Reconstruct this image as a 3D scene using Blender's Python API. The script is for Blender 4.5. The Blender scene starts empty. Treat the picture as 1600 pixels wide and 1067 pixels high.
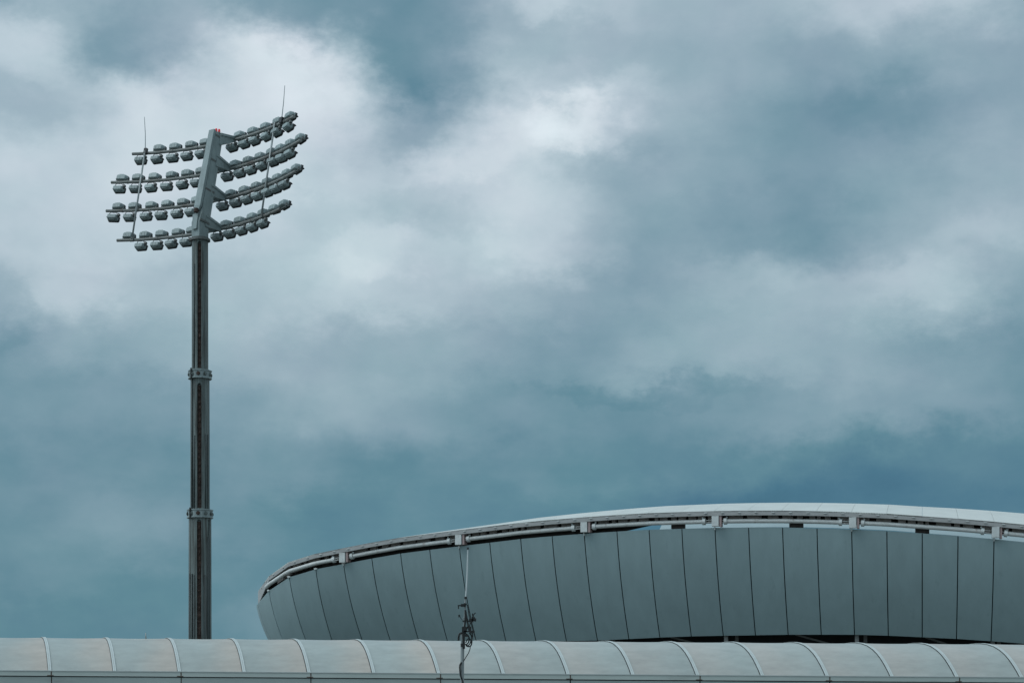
import bpy, math, random
from mathutils import Vector, Matrix
random.seed(7)
R = math.radians
S = bpy.context.scene
COL = S.collection
CAMZ = 1.7

# ------------------------------------------------------------------ materials
def new_mat(name, base, rough=0.6, metal=0.0, var=0.12, scale=1.5, stretch=(1, 1, 1), spec=0.5,
            second=None, second_amt=0.0, second_scale=2.0, second_stretch=(1, 1, 1), bump=0.0, bump_scale=40, objvar=0.0):
    m = bpy.data.materials.new(name); m.use_nodes = True
    nt = m.node_tree; nt.nodes.clear(); N = nt.nodes.new; L = nt.links.new
    out = N('ShaderNodeOutputMaterial'); b = N('ShaderNodeBsdfPrincipled'); L(b.outputs[0], out.inputs[0])
    b.inputs['Roughness'].default_value = rough; b.inputs['Metallic'].default_value = metal
    b.inputs['Specular IOR Level'].default_value = spec
    tc = N('ShaderNodeTexCoord')
    mp = N('ShaderNodeMapping'); mp.inputs['Scale'].default_value = stretch; L(tc.outputs['Object'], mp.inputs[0])
    n = N('ShaderNodeTexNoise'); n.inputs['Scale'].default_value = scale; n.inputs['Detail'].default_value = 5
    n.inputs['Roughness'].default_value = 0.6; L(mp.outputs[0], n.inputs['Vector'])
    mr = N('ShaderNodeMapRange'); L(n.outputs[0], mr.inputs[0])
    mr.inputs['From Min'].default_value = .3; mr.inputs['From Max'].default_value = .7
    mr.inputs['To Min'].default_value = 1 - var; mr.inputs['To Max'].default_value = 1 + var
    mul = N('ShaderNodeMix'); mul.data_type = 'RGBA'; mul.blend_type = 'MULTIPLY'; mul.inputs[0].default_value = 1
    mul.inputs[6].default_value = (*base, 1); L(mr.outputs[0], mul.inputs[7])
    last = mul.outputs[2]
    if second:
        mp2 = N('ShaderNodeMapping'); mp2.inputs['Scale'].default_value = second_stretch; L(tc.outputs['Object'], mp2.inputs[0])
        n2 = N('ShaderNodeTexNoise'); n2.inputs['Scale'].default_value = second_scale; n2.inputs['Detail'].default_value = 6
        n2.inputs['Roughness'].default_value = 0.65; L(mp2.outputs[0], n2.inputs['Vector'])
        r2 = N('ShaderNodeMapRange'); L(n2.outputs[0], r2.inputs[0])
        r2.inputs['From Min'].default_value = .62 - second_amt * .3; r2.inputs['From Max'].default_value = .75 - second_amt * .3
        r2.inputs['To Max'].default_value = min(1, .55 + second_amt * .45)
        mx = N('ShaderNodeMix'); mx.data_type = 'RGBA'; L(r2.outputs[0], mx.inputs[0]); L(last, mx.inputs[6])
        mx.inputs[7].default_value = (*second, 1); last = mx.outputs[2]
    L(last, b.inputs['Base Color'])
    if objvar:
        oi = N('ShaderNodeObjectInfo'); ro = N('ShaderNodeMapRange'); L(oi.outputs['Random'], ro.inputs[0])
        ro.inputs['To Min'].default_value = 1 - objvar; ro.inputs['To Max'].default_value = 1 + objvar
        mo = N('ShaderNodeMix'); mo.data_type = 'RGBA'; mo.blend_type = 'MULTIPLY'; mo.inputs[0].default_value = 1
        L(last, mo.inputs[6]); L(ro.outputs[0], mo.inputs[7]); last = mo.outputs[2]
        L(last, b.inputs['Base Color'])
    if bump:
        nb = N('ShaderNodeTexNoise'); nb.inputs['Scale'].default_value = bump_scale; nb.inputs['Detail'].default_value = 4
        L(tc.outputs['Object'], nb.inputs['Vector'])
        bp = N('ShaderNodeBump'); bp.inputs['Strength'].default_value = bump; L(nb.outputs[0], bp.inputs['Height']); L(bp.outputs[0], b.inputs['Normal'])
    return m

M = {}
M['facade'] = new_mat('grey_cladding', (.285, .38, .395), .46, 0, .06, .5, (1, 1, .22), .35, (.235, .315, .325), .10, .9, (1, 1, .12), objvar=.045)
M['seam'] = new_mat('dark_gap', (.018, .024, .026), .8)
M['white_roof'] = new_mat('white_roof_sheet', (.48, .50, .475), .5, 0, .06, .3, (1, 1, 1), .5, (.45, .46, .45), .12, .5, objvar=.03)
M['inner_roof'] = new_mat('blue_grey_roof_lining', (.26, .33, .345), .6, 0, .05, .3)
M['fascia'] = new_mat('grey_roof_edge', (.34, .345, .34), .6, 0, .10, .6)
M['pipe'] = new_mat('pale_painted_steel', (.56, .575, .56), .5, 0, .10, 1.0, (1, 1, 1), .4, (.33, .28, .25), .22, .9)
M['bracket'] = new_mat('pale_bracket_steel', (.56, .59, .58), .5, 0, .10, 1.0, (1, 1, 1), .4, (.36, .32, .29), .12, 1.4)
M['pink'] = new_mat('primer_pink_steel', (.36, .27, .26), .7, 0, .15, 1.0)
M['block'] = new_mat('brownish_concrete', (.50, .45, .42), .85, 0, .25, .8)
M['darkbrown'] = new_mat('dark_brown_steel', (.045, .036, .033), .8, 0, .3, 1.0)
M['dark'] = new_mat('dark_recess', (.02, .021, .022), .9, 0, .2, 1.0)
M['col'] = new_mat('concrete_column', (.20, .205, .20), .85, 0, .2, 1.0)
M['galv'] = new_mat('weathered_galvanised_steel', (.135, .165, .16), .55, .15, .25, 1.2, (4, 4, .35), .4,
                    (.042, .042, .036), .5, 1.3, (5, 5, .22))
M['galv_head'] = new_mat('galvanised_head_steel', (.235, .285, .285), .5, .1, .16, 1.6, (2, 2, .7), .4,
                         (.10, .115, .11), .10, 1.2, (3, 3, .5))
M['rust'] = new_mat('rusty_steel', (.060, .040, .033), .85, 0, .4, 3, (1, 1, 1), .3, (.15, .10, .08), .25, 3, (1, 1, .8))
M['conduit'] = new_mat('dark_conduit', (.04, .055, .055), .6, 0, .25, 1.5, (3, 3, .5))
M['bar'] = new_mat('bar_steel', (.185, .195, .185), .65, .1, .2, 1.5, (1, 1, 1), .4, (.11, .08, .07), .30, .9)
M['gusset'] = new_mat('gusset_steel', (.125, .135, .13), .65, .1, .25, 2.0, (1, 1, 1), .4, (.11, .08, .075), .35, 1.2)
M['lamp'] = new_mat('lamp_housing', (.265, .32, .32), .5, .1, .22, 5, (1, 1, 1), .4, (.10, .12, .12), .2, 5, objvar=.14)
M['lamp_dark'] = new_mat('lamp_rim', (.02, .023, .025), .6)
M['rod'] = new_mat('rod_steel', (.28, .31, .31), .45, .3, .1)
M['canopy_frame'] = new_mat('canopy_frame', (.43, .485, .46), .5, 0, .08, .8, (.4, 1, 2), .4, (.26, .27, .26), .14, .7, (.6, 1, 3))
M['rib'] = new_mat('canopy_rib', (.43, .47, .46), .5, 0, .06, 3.0)
M['panel'] = new_mat('canopy_wall_panel', (.32, .375, .36), .6, 0, .08, .5, (1, 1, 1), .4, (.22, .235, .23), .12, .6, (.5, 1, 2.5))
M['joint_shade'] = new_mat('black_joint_and_shade', (.02, .024, .024), .7)  # black for dark joints and for the painted shade line beside ribs
M['rustjoint'] = new_mat('rust_streak', (.10, .075, .06), .9, 0, .35, 6)
M['wpole'] = new_mat('grey_pole', (.26, .29, .29), .5, .3, .1, 4, (3, 3, .5))
M['whip'] = new_mat('white_fibreglass', (.52, .56, .56), .45, 0, .05, 4)
M['black'] = new_mat('black_plastic', (.008, .010, .010), .55, 0, .2, 10)
M['ground'] = new_mat('asphalt_ground', (.10, .105, .10), .9, 0, .25, .15, (1, 1, 1), .3, (.07, .10, .05), .3, .03)

def emit_red():
    m = bpy.data.materials.new('red_beacon_glass'); m.use_nodes = True
    b = m.node_tree.nodes['Principled BSDF']
    b.inputs['Base Color'].default_value = (.75, .03, .04, 1); b.inputs['Roughness'].default_value = .25
    b.inputs['Emission Color'].default_value = (1, .06, .08, 1); b.inputs['Emission Strength'].default_value = .08
    return m
M['red'] = emit_red()

def glass_mat():
    m = bpy.data.materials.new('lamp_glass'); m.use_nodes = True
    b = m.node_tree.nodes['Principled BSDF']
    b.inputs['Base Color'].default_value = (.05, .06, .065, 1); b.inputs['Roughness'].default_value = .12
    return m
M['lens'] = glass_mat()

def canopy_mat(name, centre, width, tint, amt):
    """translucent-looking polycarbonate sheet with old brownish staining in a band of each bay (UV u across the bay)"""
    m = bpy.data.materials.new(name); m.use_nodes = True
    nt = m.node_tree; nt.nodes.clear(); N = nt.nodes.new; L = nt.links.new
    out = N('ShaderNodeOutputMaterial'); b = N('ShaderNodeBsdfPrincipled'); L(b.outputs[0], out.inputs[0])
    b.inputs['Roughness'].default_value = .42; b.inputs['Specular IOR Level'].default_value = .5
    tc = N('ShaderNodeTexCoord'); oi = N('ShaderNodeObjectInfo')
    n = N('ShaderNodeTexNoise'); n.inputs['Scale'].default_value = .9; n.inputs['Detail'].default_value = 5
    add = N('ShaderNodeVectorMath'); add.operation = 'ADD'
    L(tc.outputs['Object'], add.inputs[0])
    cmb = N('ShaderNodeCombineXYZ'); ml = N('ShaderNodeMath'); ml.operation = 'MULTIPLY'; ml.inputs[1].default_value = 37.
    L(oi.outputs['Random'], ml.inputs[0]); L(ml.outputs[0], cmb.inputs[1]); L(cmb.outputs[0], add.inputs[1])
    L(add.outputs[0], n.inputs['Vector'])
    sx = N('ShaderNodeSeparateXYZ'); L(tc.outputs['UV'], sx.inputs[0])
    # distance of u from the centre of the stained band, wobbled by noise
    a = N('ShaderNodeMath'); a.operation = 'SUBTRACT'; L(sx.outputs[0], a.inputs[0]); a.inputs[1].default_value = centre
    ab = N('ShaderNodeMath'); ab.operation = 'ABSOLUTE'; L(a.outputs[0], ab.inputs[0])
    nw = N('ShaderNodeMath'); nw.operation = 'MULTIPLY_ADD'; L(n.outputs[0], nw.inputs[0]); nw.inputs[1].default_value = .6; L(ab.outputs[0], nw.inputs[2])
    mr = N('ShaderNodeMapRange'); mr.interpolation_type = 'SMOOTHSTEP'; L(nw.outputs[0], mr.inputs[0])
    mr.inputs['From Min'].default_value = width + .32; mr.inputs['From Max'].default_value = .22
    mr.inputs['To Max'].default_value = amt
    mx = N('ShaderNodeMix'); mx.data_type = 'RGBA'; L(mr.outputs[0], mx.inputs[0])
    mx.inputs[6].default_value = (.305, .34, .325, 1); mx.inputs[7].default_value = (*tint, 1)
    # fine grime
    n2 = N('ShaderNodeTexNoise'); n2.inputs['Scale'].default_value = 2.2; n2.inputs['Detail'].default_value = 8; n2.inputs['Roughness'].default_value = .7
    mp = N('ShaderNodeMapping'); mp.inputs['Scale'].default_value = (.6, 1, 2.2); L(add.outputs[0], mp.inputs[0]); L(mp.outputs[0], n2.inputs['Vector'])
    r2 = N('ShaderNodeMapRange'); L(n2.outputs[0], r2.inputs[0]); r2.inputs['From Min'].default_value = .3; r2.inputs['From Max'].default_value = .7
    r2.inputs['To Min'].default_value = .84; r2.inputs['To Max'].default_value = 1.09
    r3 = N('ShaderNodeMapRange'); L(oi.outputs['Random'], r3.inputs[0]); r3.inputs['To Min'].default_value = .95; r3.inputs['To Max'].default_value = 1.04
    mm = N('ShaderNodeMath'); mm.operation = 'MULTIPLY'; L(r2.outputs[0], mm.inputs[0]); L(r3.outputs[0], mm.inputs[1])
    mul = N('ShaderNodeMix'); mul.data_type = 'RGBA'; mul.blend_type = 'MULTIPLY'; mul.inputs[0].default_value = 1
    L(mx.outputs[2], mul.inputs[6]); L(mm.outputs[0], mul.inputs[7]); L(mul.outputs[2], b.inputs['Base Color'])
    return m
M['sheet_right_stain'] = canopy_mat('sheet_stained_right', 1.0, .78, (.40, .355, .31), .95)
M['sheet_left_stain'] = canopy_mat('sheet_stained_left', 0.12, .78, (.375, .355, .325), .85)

# ------------------------------------------------------------------ mesh helper
class MB:
    def __init__(s): s.v = []; s.f = []; s.sm = []; s.uv = None
    def add(s, vs, fs, smooth=False):
        o = len(s.v); s.v += [tuple(v) for v in vs]
        for f in fs: s.f.append(tuple(i + o for i in f)); s.sm.append(smooth)
        return s
    def hexa(s, p):  # 8 points: bottom ring 0-3, top ring 4-7
        return s.add(p, [(3, 2, 1, 0), (4, 5, 6, 7), (0, 1, 5, 4), (1, 2, 6, 5), (2, 3, 7, 6), (3, 0, 4, 7)])
    def box(s, c, half, axes=None):
        c = Vector(c); X, Y, Z = axes or (Vector((1, 0, 0)), Vector((0, 1, 0)), Vector((0, 0, 1)))
        a, b, d = half
        p = [c + X * (sx * a) + Y * (sy * b) + Z * (sz * d) for sz in (-1, 1) for sx, sy in ((-1, -1), (1, -1), (1, 1), (-1, 1))]
        return s.hexa(p)
    def loft(s, rings, smooth=False, cap=True, closed=True):
        n = len(rings[0]); vs = [p for r in rings for p in r]; fs = []
        for i in range(len(rings) - 1):
            for j in range(n if closed else n - 1):
                k = (j + 1) % n
                fs.append((i * n + j, i * n + k, (i + 1) * n + k, (i + 1) * n + j))
        s.add(vs, fs, smooth)
        if cap:
            o = len(s.v) - len(vs)
            s.f.append(tuple(o + j for j in range(n))[::-1]); s.sm.append(False)
            s.f.append(tuple(o + (len(rings) - 1) * n + j for j in range(n))); s.sm.append(False)
        return s
    def tube(s, pts, r, n=8, cap=True, smooth=True):
        pts = [Vector(p) for p in pts]; rs = r if isinstance(r, (list, tuple)) else [r] * len(pts); rings = []
        ref = None
        for i, p in enumerate(pts):
            t = (pts[min(i + 1, len(pts) - 1)] - pts[max(i - 1, 0)]).normalized()
            if ref is None:
                ref = Vector((0, 0, 1)) if abs(t.z) < .9 else Vector((1, 0, 0))
            u = (ref - t * ref.dot(t)).normalized(); ref = u; w = t.cross(u)
            rings.append([p + (u * math.cos(2 * math.pi * k / n) + w * math.sin(2 * math.pi * k / n)) * rs[i] for k in range(n)])
        return s.loft(rings, smooth, cap)
    def beam(s, a, b, w, h, up=(0, 0, 1)):
        a = Vector(a); b = Vector(b); t = (b - a).normalized(); up = Vector(up)
        x = t.cross(up).normalized(); z = x.cross(t)
        return s.box((a + b) / 2, (w / 2, (b - a).length / 2, h / 2), (x, t, z))
    def mesh(s, name, mat):
        me = bpy.data.meshes.new(name); me.from_pydata(s.v, [], s.f); me.update()
        import bmesh
        bm = bmesh.new(); bm.from_mesh(me)
        bm.faces.ensure_lookup_table()
        for f, sm in zip(bm.faces, s.sm): f.smooth = sm
        if s.uv is not None:
            uvl = bm.loops.layers.uv.new('UVMap')
            for f in bm.faces:
                for lp in f.loops: lp[uvl].uv = s.uv[lp.vert.index]
        bmesh.ops.recalc_face_normals(bm, faces=bm.faces[:])
        for ed in bm.edges:
            if len(ed.link_faces) == 2 and ed.calc_face_angle(0) > R(38): ed.smooth = False
        bm.to_mesh(me); bm.free()
        me.materials.append(mat)
        return me
    def build(s, name, mat, parent=None, label=None, origin=None):
        """points are world points; the part's own origin sits at the thing's base"""
        root = parent
        off = Vector((0, 0, 0))
        while root is not None:
            off += root.location; root = root.parent
        org = Vector(origin) if origin is not None else off
        s.v = [tuple(Vector(p) - org) for p in s.v]
        o = bpy.data.objects.new(name, s.mesh(name, mat)); COL.objects.link(o)
        if parent is not None: o.parent = parent
        o.location = org - off
        if label: o['label'] = label
        return o

def thing(name, loc, label, cat):
    o = bpy.data.objects.new(name, None); COL.objects.link(o); o.location = loc
    o.empty_display_size = .5; o['label'] = label; o['category'] = cat
    return o

def px(x, y, D):
    """a convenience used while laying the place out: metres at distance D for a reading off the survey photo"""
    return Vector(((x - 800) / 3000 * D, D, (1130 - y) / 3000 * D + CAMZ))

# ------------------------------------------------------------------ ground
g = MB(); g.add([(-3000, -1000, 0), (3000, -1000, 0), (3000, 5000, 0), (-3000, 5000, 0)], [(0, 1, 2, 3)])
go = g.build('ground', M['ground']); go['kind'] = 'structure'; go['label'] = 'grey asphalt ground below the stadium and walkway'; go['category'] = 'ground'

# ------------------------------------------------------------------ stadium
RIM = [
(-12,128.94,292.15,1.8,24.43,10.47,7.0),
(-11,123.50,292.36,2.7,25.05,10.89,7.0),
(-10,118.05,292.66,3.5,25.69,11.31,7.0),
(-9,112.62,293.03,4.4,26.33,11.74,7.0),
(-8,107.18,293.48,5.2,26.98,12.17,7.0),
(-7,101.76,294.02,6.1,27.50,12.61,7.0),
(-6,96.35,294.63,6.9,28.03,13.05,7.0),
(-5,90.94,295.33,7.8,28.57,13.50,7.0),
(-4,85.55,296.10,8.6,29.12,13.92,7.0),
(-3,80.16,296.96,9.4,29.67,14.34,7.0),
(-2,74.79,297.89,10.3,30.32,14.79,7.0),
(-1,69.44,298.91,11.1,30.90,15.20,7.0),
(0,64.10,300.00,12.0,31.40,15.51,7.0),
(1,58.80,301.17,12.9,31.92,15.81,7.0),
(2,53.51,302.42,13.7,32.29,16.02,7.0),
(3,48.25,303.74,14.6,32.60,16.09,7.0),
(4,43.00,305.14,15.4,32.85,16.15,7.0),
(5,37.78,306.62,16.2,33.01,16.13,7.0),
(6,32.58,308.18,17.1,33.11,16.12,7.0),
(7,27.40,309.82,17.9,33.13,16.09,7.0),
(8,22.24,311.53,18.8,33.14,15.97,7.0),
(9,17.12,313.32,19.6,33.03,15.80,7.0),
(10,11.86,315.24,20.5,32.86,15.64,7.0),
(11,6.63,317.24,21.3,32.65,15.61,7.0),
(12,1.43,319.32,22.2,32.39,15.59,7.0),
(13,-3.74,321.47,23.1,31.97,15.57,7.0),
(14,-8.88,323.70,23.9,31.58,15.56,7.0),
(15,-13.98,326.01,24.6,31.19,15.55,7.0),
(16,-19.07,328.36,24.9,30.76,15.63,7.0),
(17,-24.15,330.72,24.9,30.12,15.71,7.0),
(18,-29.22,333.08,25.1,29.38,15.79,7.0),
(19,-34.29,335.46,26.6,28.65,15.40,6.0),
(20,-39.23,338.10,35.6,27.46,15.40,5.0),
(21,-43.32,341.92,52.5,25.32,15.40,3.5),
(22,-45.95,346.87,71.0,23.31,15.40,3.2),
(23,-46.92,352.38,89.0,23.30,15.40,3.0),
(24,-46.15,357.93,107.0,23.30,15.40,3.0),
(25,-43.69,362.96,125.0,23.30,15.40,3.0),
(26,-39.80,366.99,142.0,23.30,15.40,3.0),
]
RIM = {r[0]: r[1:] for r in RIM}
KMIN, KMAX = min(RIM), max(RIM)
def rim(k):
    """plan point, inward normal, top z, bottom z, inset at a (fractional) seam number"""
    k = max(KMIN, min(KMAX - 1e-6, k)); a = math.floor(k); t = k - a
    p, q = RIM[a], RIM[a + 1]
    x, y, th, zt, zb, ins = [p[i] * (1 - t) + q[i] * t for i in range(6)]
    return Vector((x, y, 0)), Vector((math.sin(R(th)), math.cos(R(th)), 0)), zt, zb, ins
def rp(k, inward, dz):
    p, n, zt, zb, ins = rim(k)
    v = p + n * inward; v.z = zt + dz
    return v
def face(k, t, inward=0):
    p, n, zt, zb, ins = rim(k)
    v = p + n * (ins * (.52 * t + .48 * t * t) + inward); v.z = zt + (zb - zt) * t
    return v

stadium = thing('stadium', (60, 330, 0), 'round grey clad stadium bowl with white roof rim and pale ring pipe', 'stadium')
NT = 9
for k in range(KMIN, KMAX):
    m = MB(); e = .0145
    rows = []
    for d in (0, .14):
        for i in range(NT + 1):
            t = i / NT
            rows.append([face(k + e, t, d), face(k + 1 - e, t, d)])
    vs = [p for r in rows for p in r]; n = NT + 1; fs = []
    for i in range(NT):
        fs.append((2 * i, 2 * i + 1, 2 * i + 3, 2 * i + 2))
        o = 2 * n; fs.append((o + 2 * i, o + 2 * i + 2, o + 2 * i + 3, o + 2 * i + 1))
        fs.append((2 * i, 2 * i + 2, o + 2 * i + 2, o + 2 * i)); fs.append((2 * i + 1, o + 2 * i + 1, o + 2 * i + 3, 2 * i + 3))
    o = 2 * n
    fs.append((0, o, o + 1, 1)); fs.append((2 * NT, 2 * NT + 1, o + 2 * NT + 1, o + 2 * NT))
    m.add(vs, fs, True)
    # crisp edges: flat side faces
    for i in range(len(m.sm)): m.sm[i] = (i % 4 == 0 and i < 4 * NT)
    m.build('facade_panel', M['facade'], stadium)
# dark backing behind the open joints
m = MB(); rows = []
ks = [KMIN + i * .5 for i in range(int((KMAX - KMIN) * 2) + 1)]
m.loft([[face(k, t / 6, .45) for t in range(7)] for k in ks], False, False, False)
m.build('facade_backing', M['seam'], stadium)
# small white clips at the top of each seam
for k in (18, 19, 20, 21):
    m = MB(); p, nn, zt, zb, ins = rim(k); tt = Vector((nn.y, -nn.x, 0))
    m.box(rp(k, -.02, .08), (.28, .16, .13), (tt, nn, Vector((0, 0, 1))))
    m.build('panel_clip', M['bracket'] if k in (19, 20, 21, 22) else M['pipe'], stadium)

# roof rim: fascia, clips, roof sheet in gores
def vis(k):
    tab = [(-12, 26), (-3, 17.5), (0, 14.2), (4, 11.8), (8, 10), (12, 6.5), (16, 1.2), (18, 0), (22, 0), (26, 0)]
    for (a, va), (b, vb) in zip(tab, tab[1:]):
        if a <= k <= b: return va + (vb - va) * (k - a) / (b - a)
    return 0
fk = [KMIN + i for i in range(KMAX - KMIN)]
INW = 13.
def crest_dz(k):
    return 2.62 + .113 * (INW + .85) / max(.55, math.cos(R(max(0, RIM[int(k)][2] - 8)))) * (1 if k < 17 else .6) + vis(k) * .1
def fo(k): return -.85 if k <= 18 else (-.85 + 1.15 * min(1, (k - 18) / 4))
def fb(k): return 1.86 if k <= 21 else (1.86 - 1.6 * min(1, k - 21))
m = MB()
for k in fk:
    ring = []
    a, b = k, k + 1
    p = [rp(a, fo(a), fb(a)), rp(a, fo(a) + .3, fb(a)), rp(a, fo(a) + .3, 2.60), rp(a, fo(a), 2.60)]
    q = [rp(b, fo(b), fb(b)), rp(b, fo(b) + .3, fb(b)), rp(b, fo(b) + .3, 2.60), rp(b, fo(b), 2.60)]
    m.loft([p, q], False, k == KMIN or k == KMAX - 1)
m.build('roof_fascia', M['fascia'], stadium)
for k in fk:
    for j in range(2):
        kk = k + .25 + .5 * j; nn = rim(kk)[1]; tt = Vector((nn.y, -nn.x, 0))
        if -5 <= k <= 21:
            c = MB(); c.box(rp(kk, fo(kk) - .08, 2.30), (.22, .08, .055), (tt, nn, Vector((0, 0, 1)))); c.build('fascia_clip', M['bracket'], stadium)
for k in fk:
    m = MB(); e = .0035
    A = []; Bq = []
    for lst, kk in ((A, k + e), (Bq, k + 1 - e)):
        for i in range(7):
            t = i / 6; cz0 = crest_dz(k) if kk < k + .5 else crest_dz(min(k + 1, KMAX - 1))
            prof = 1 - (1 - t) ** 1.35
            lst.append(rp(kk, fo(kk) + (INW - fo(kk)) * t, 2.61 + (cz0 - 2.61) * prof))
    top = A + Bq; und = [v - Vector((0, 0, .18)) for v in top]
    vs = top + und; fs = []
    for i in range(6):
        fs.append((i, i + 1, 8 + i, 7 + i)); fs.append((14 + i, 21 + i, 22 + i, 15 + i))
        fs.append((i, 14 + i, 15 + i, i + 1)); fs.append((7 + i, 8 + i, 22 + i, 21 + i))
    fs.append((0, 7, 21, 14)); fs.append((6, 20, 27, 13))
    m.add(vs, fs); m.build('roof_sheet', M['white_roof'], stadium)

# ring of concrete blocks and dark gaps under the fascia
m = MB()
m.loft([[rp(k, 1.9, .95), rp(k, 2.3, .95), rp(k, 2.3, 2.75), rp(k, 1.9, 2.75)] for k in range(KMIN, 9)], False, True)
m.loft([[rp(k, 1.9, .95 - 1.3 * min(1, (k - 8) / 1.5)), rp(k, 2.3, .95 - 1.3 * min(1, (k - 8) / 1.5)), rp(k, 2.3, 2.75), rp(k, 1.9, 2.75)] for k in [8 + .5 * i for i in range(36)] if k < KMAX], False, True)
m.build('ring_beam', M['darkbrown'], stadium)
k = -5.; rnd = random.Random(3)
while k < 20.6:
    w = rnd.choice([.10, .16, .22, .30, .42]); gap = rnd.choice([.06, .09, .13, .2])
    b = MB(); ka, kb = k, k + w
    pr = lambda kk: [rp(kk, 1.1, .95), rp(kk, 1.7, .95), rp(kk, 1.7, 2.3), rp(kk, 1.1, 2.3)]
    b.loft([pr(ka), pr(kb)], False, True); b.build('rim_block', M['block'], stadium)
    k += w + gap
m = MB()
m.loft([[rp(k, 26, 2.6), rp(k, 26.3, 2.6), rp(k, 31, 5.2), rp(k, 30.5, 5.4)] for k in range(KMIN, 10)], False, True)
m.build('inner_roof', M['inner_roof'], stadium)
# brown hangers seen under the pipe
for kc in (-3.6, .0, 3.62, 7.15):
    b = MB(); pr = lambda kk: [rp(kk, .6, .12), rp(kk, 1.5, .12), rp(kk, 1.5, .95), rp(kk, .6, .95)]
    b.loft([pr(kc - .2), pr(kc + .2)], False, True); b.build('underside_hanger', M['darkbrown'], stadium)

# ring pipe in straight-ish lengths between saddles at every fourth seam
JO = [-10, -6, -2, 2, 6, 10, 14, 18]
PZ, PO, PR = 1.02, -.15, .36
segs = [(a + .32, b - .32) for a, b in zip(JO, JO[1:])] + [(18.32, 21.15)]
for a, b in segs:
    m = MB(); n = 14
    kk = [a + (b - a) * i / n for i in range(n + 1)]
    m.tube([rp(q, PO, PZ) for q in kk], PR, 12)
    pipe = m.build('ring_pipe', M['pipe'], stadium)
    for q in (a, b):
        if q > 21: continue
        d = .045
        c = MB(); c.tube([rp(q - d, PO, PZ), rp(q + d, PO, PZ)], .55, 14, smooth=False); c.build('pipe_flange', M['bracket'], pipe)
for j in JO[1:]:
    p, nn, zt, zb, ins = rim(j); tt = Vector((nn.y, -nn.x, 0)); up = Vector((0, 0, 1))
    m = MB(); m.box(rp(j - .035, PO - .25, PZ - .02), (.56, .5, .82), (tt, nn, up)); sd = m.build('pipe_saddle', M['bracket'], stadium)
    m = MB(); m.box(rp(j - .185, PO + .05, PZ + .1), (.17, .6, 1.0), (tt, nn, up)); m.build('saddle_plate', M['pink'], sd)
    for q0, q1 in ((j - .33, j - .21), (j + .08, j + .33)):
        for dz, io in ((.16, -.2), (-.2, -.2)):
            c = MB(); c.tube([rp(q0, PO + io, PZ + dz), rp(q1, PO + io, PZ + dz)], .07, 6); c.build('tie_rod', M['pipe'], sd)
    for q in (j - .36, j + .36):
        c = MB(); c.box(rp(q, PO, PZ + .62), (.12, .12, .13), (tt, nn, up)); c.build('rod_end', M['bracket'], sd)
    m = MB(); m.box(rp(j, -.05, -.12), (.1, .12, .22), (tt, nn, up)); m.build('saddle_foot', M['bracket'], sd)

# underside of the bowl: soffit, concourse wall, columns
ks = list(range(KMIN, KMAX))
def bot(k, inward, dz):
    v = face(k, 1, inward); v.z += dz; return v
m = MB(); m.loft([[bot(k, .1, .10), bot(k, 9, .6), bot(k, 9, .9), bot(k, .1, .4)] for k in ks], False, True); m.build('soffit', M['dark'], stadium)
m = MB(); m.loft([[bot(k, 9, .5), bot(k, 9.4, .5), Vector((*bot(k, 9.4, 0).xy, 0)), Vector((*bot(k, 9, 0).xy, 0))] for k in ks], False, True); m.build('concourse_wall', M['dark'], stadium)
for k in (-10, -6, -2, 2, 6, 10, 14, 18):
    p, nn, zt, zb, ins = rim(k); tt = Vector((nn.y, -nn.x, 0)); up = Vector((0, 0, 1))
    m = MB(); a = bot(k - .06, .9, .08); b2 = bot(k - .06, 3.6, 0); b2.z = 0
    w = .3
    m.hexa([b2 - tt * .5 - nn * .5, b2 + tt * .5 - nn * .5, b2 + tt * .5 + nn * .5, b2 - tt * .5 + nn * .5,
            a - tt * w - nn * .35, a + tt * w - nn * .35, a + tt * w + nn * .35, a - tt * w + nn * .35])
    m.build('column', M['col'], stadium)
    m = MB(); m.beam(bot(k - .28, 4.2, .2), Vector((*bot(k - .28, 4.2, 0).xy, 0)), .5, .6, (0, 1, 0)); m.build('inner_column', M['col'], stadium)
    m = MB(); m.beam(bot(k + 1.9, 5.5, .25), bot(k + .2, 5.5, -2.2), .25, .3); m.build('diagonal_strut', M['col'], stadium)

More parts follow.
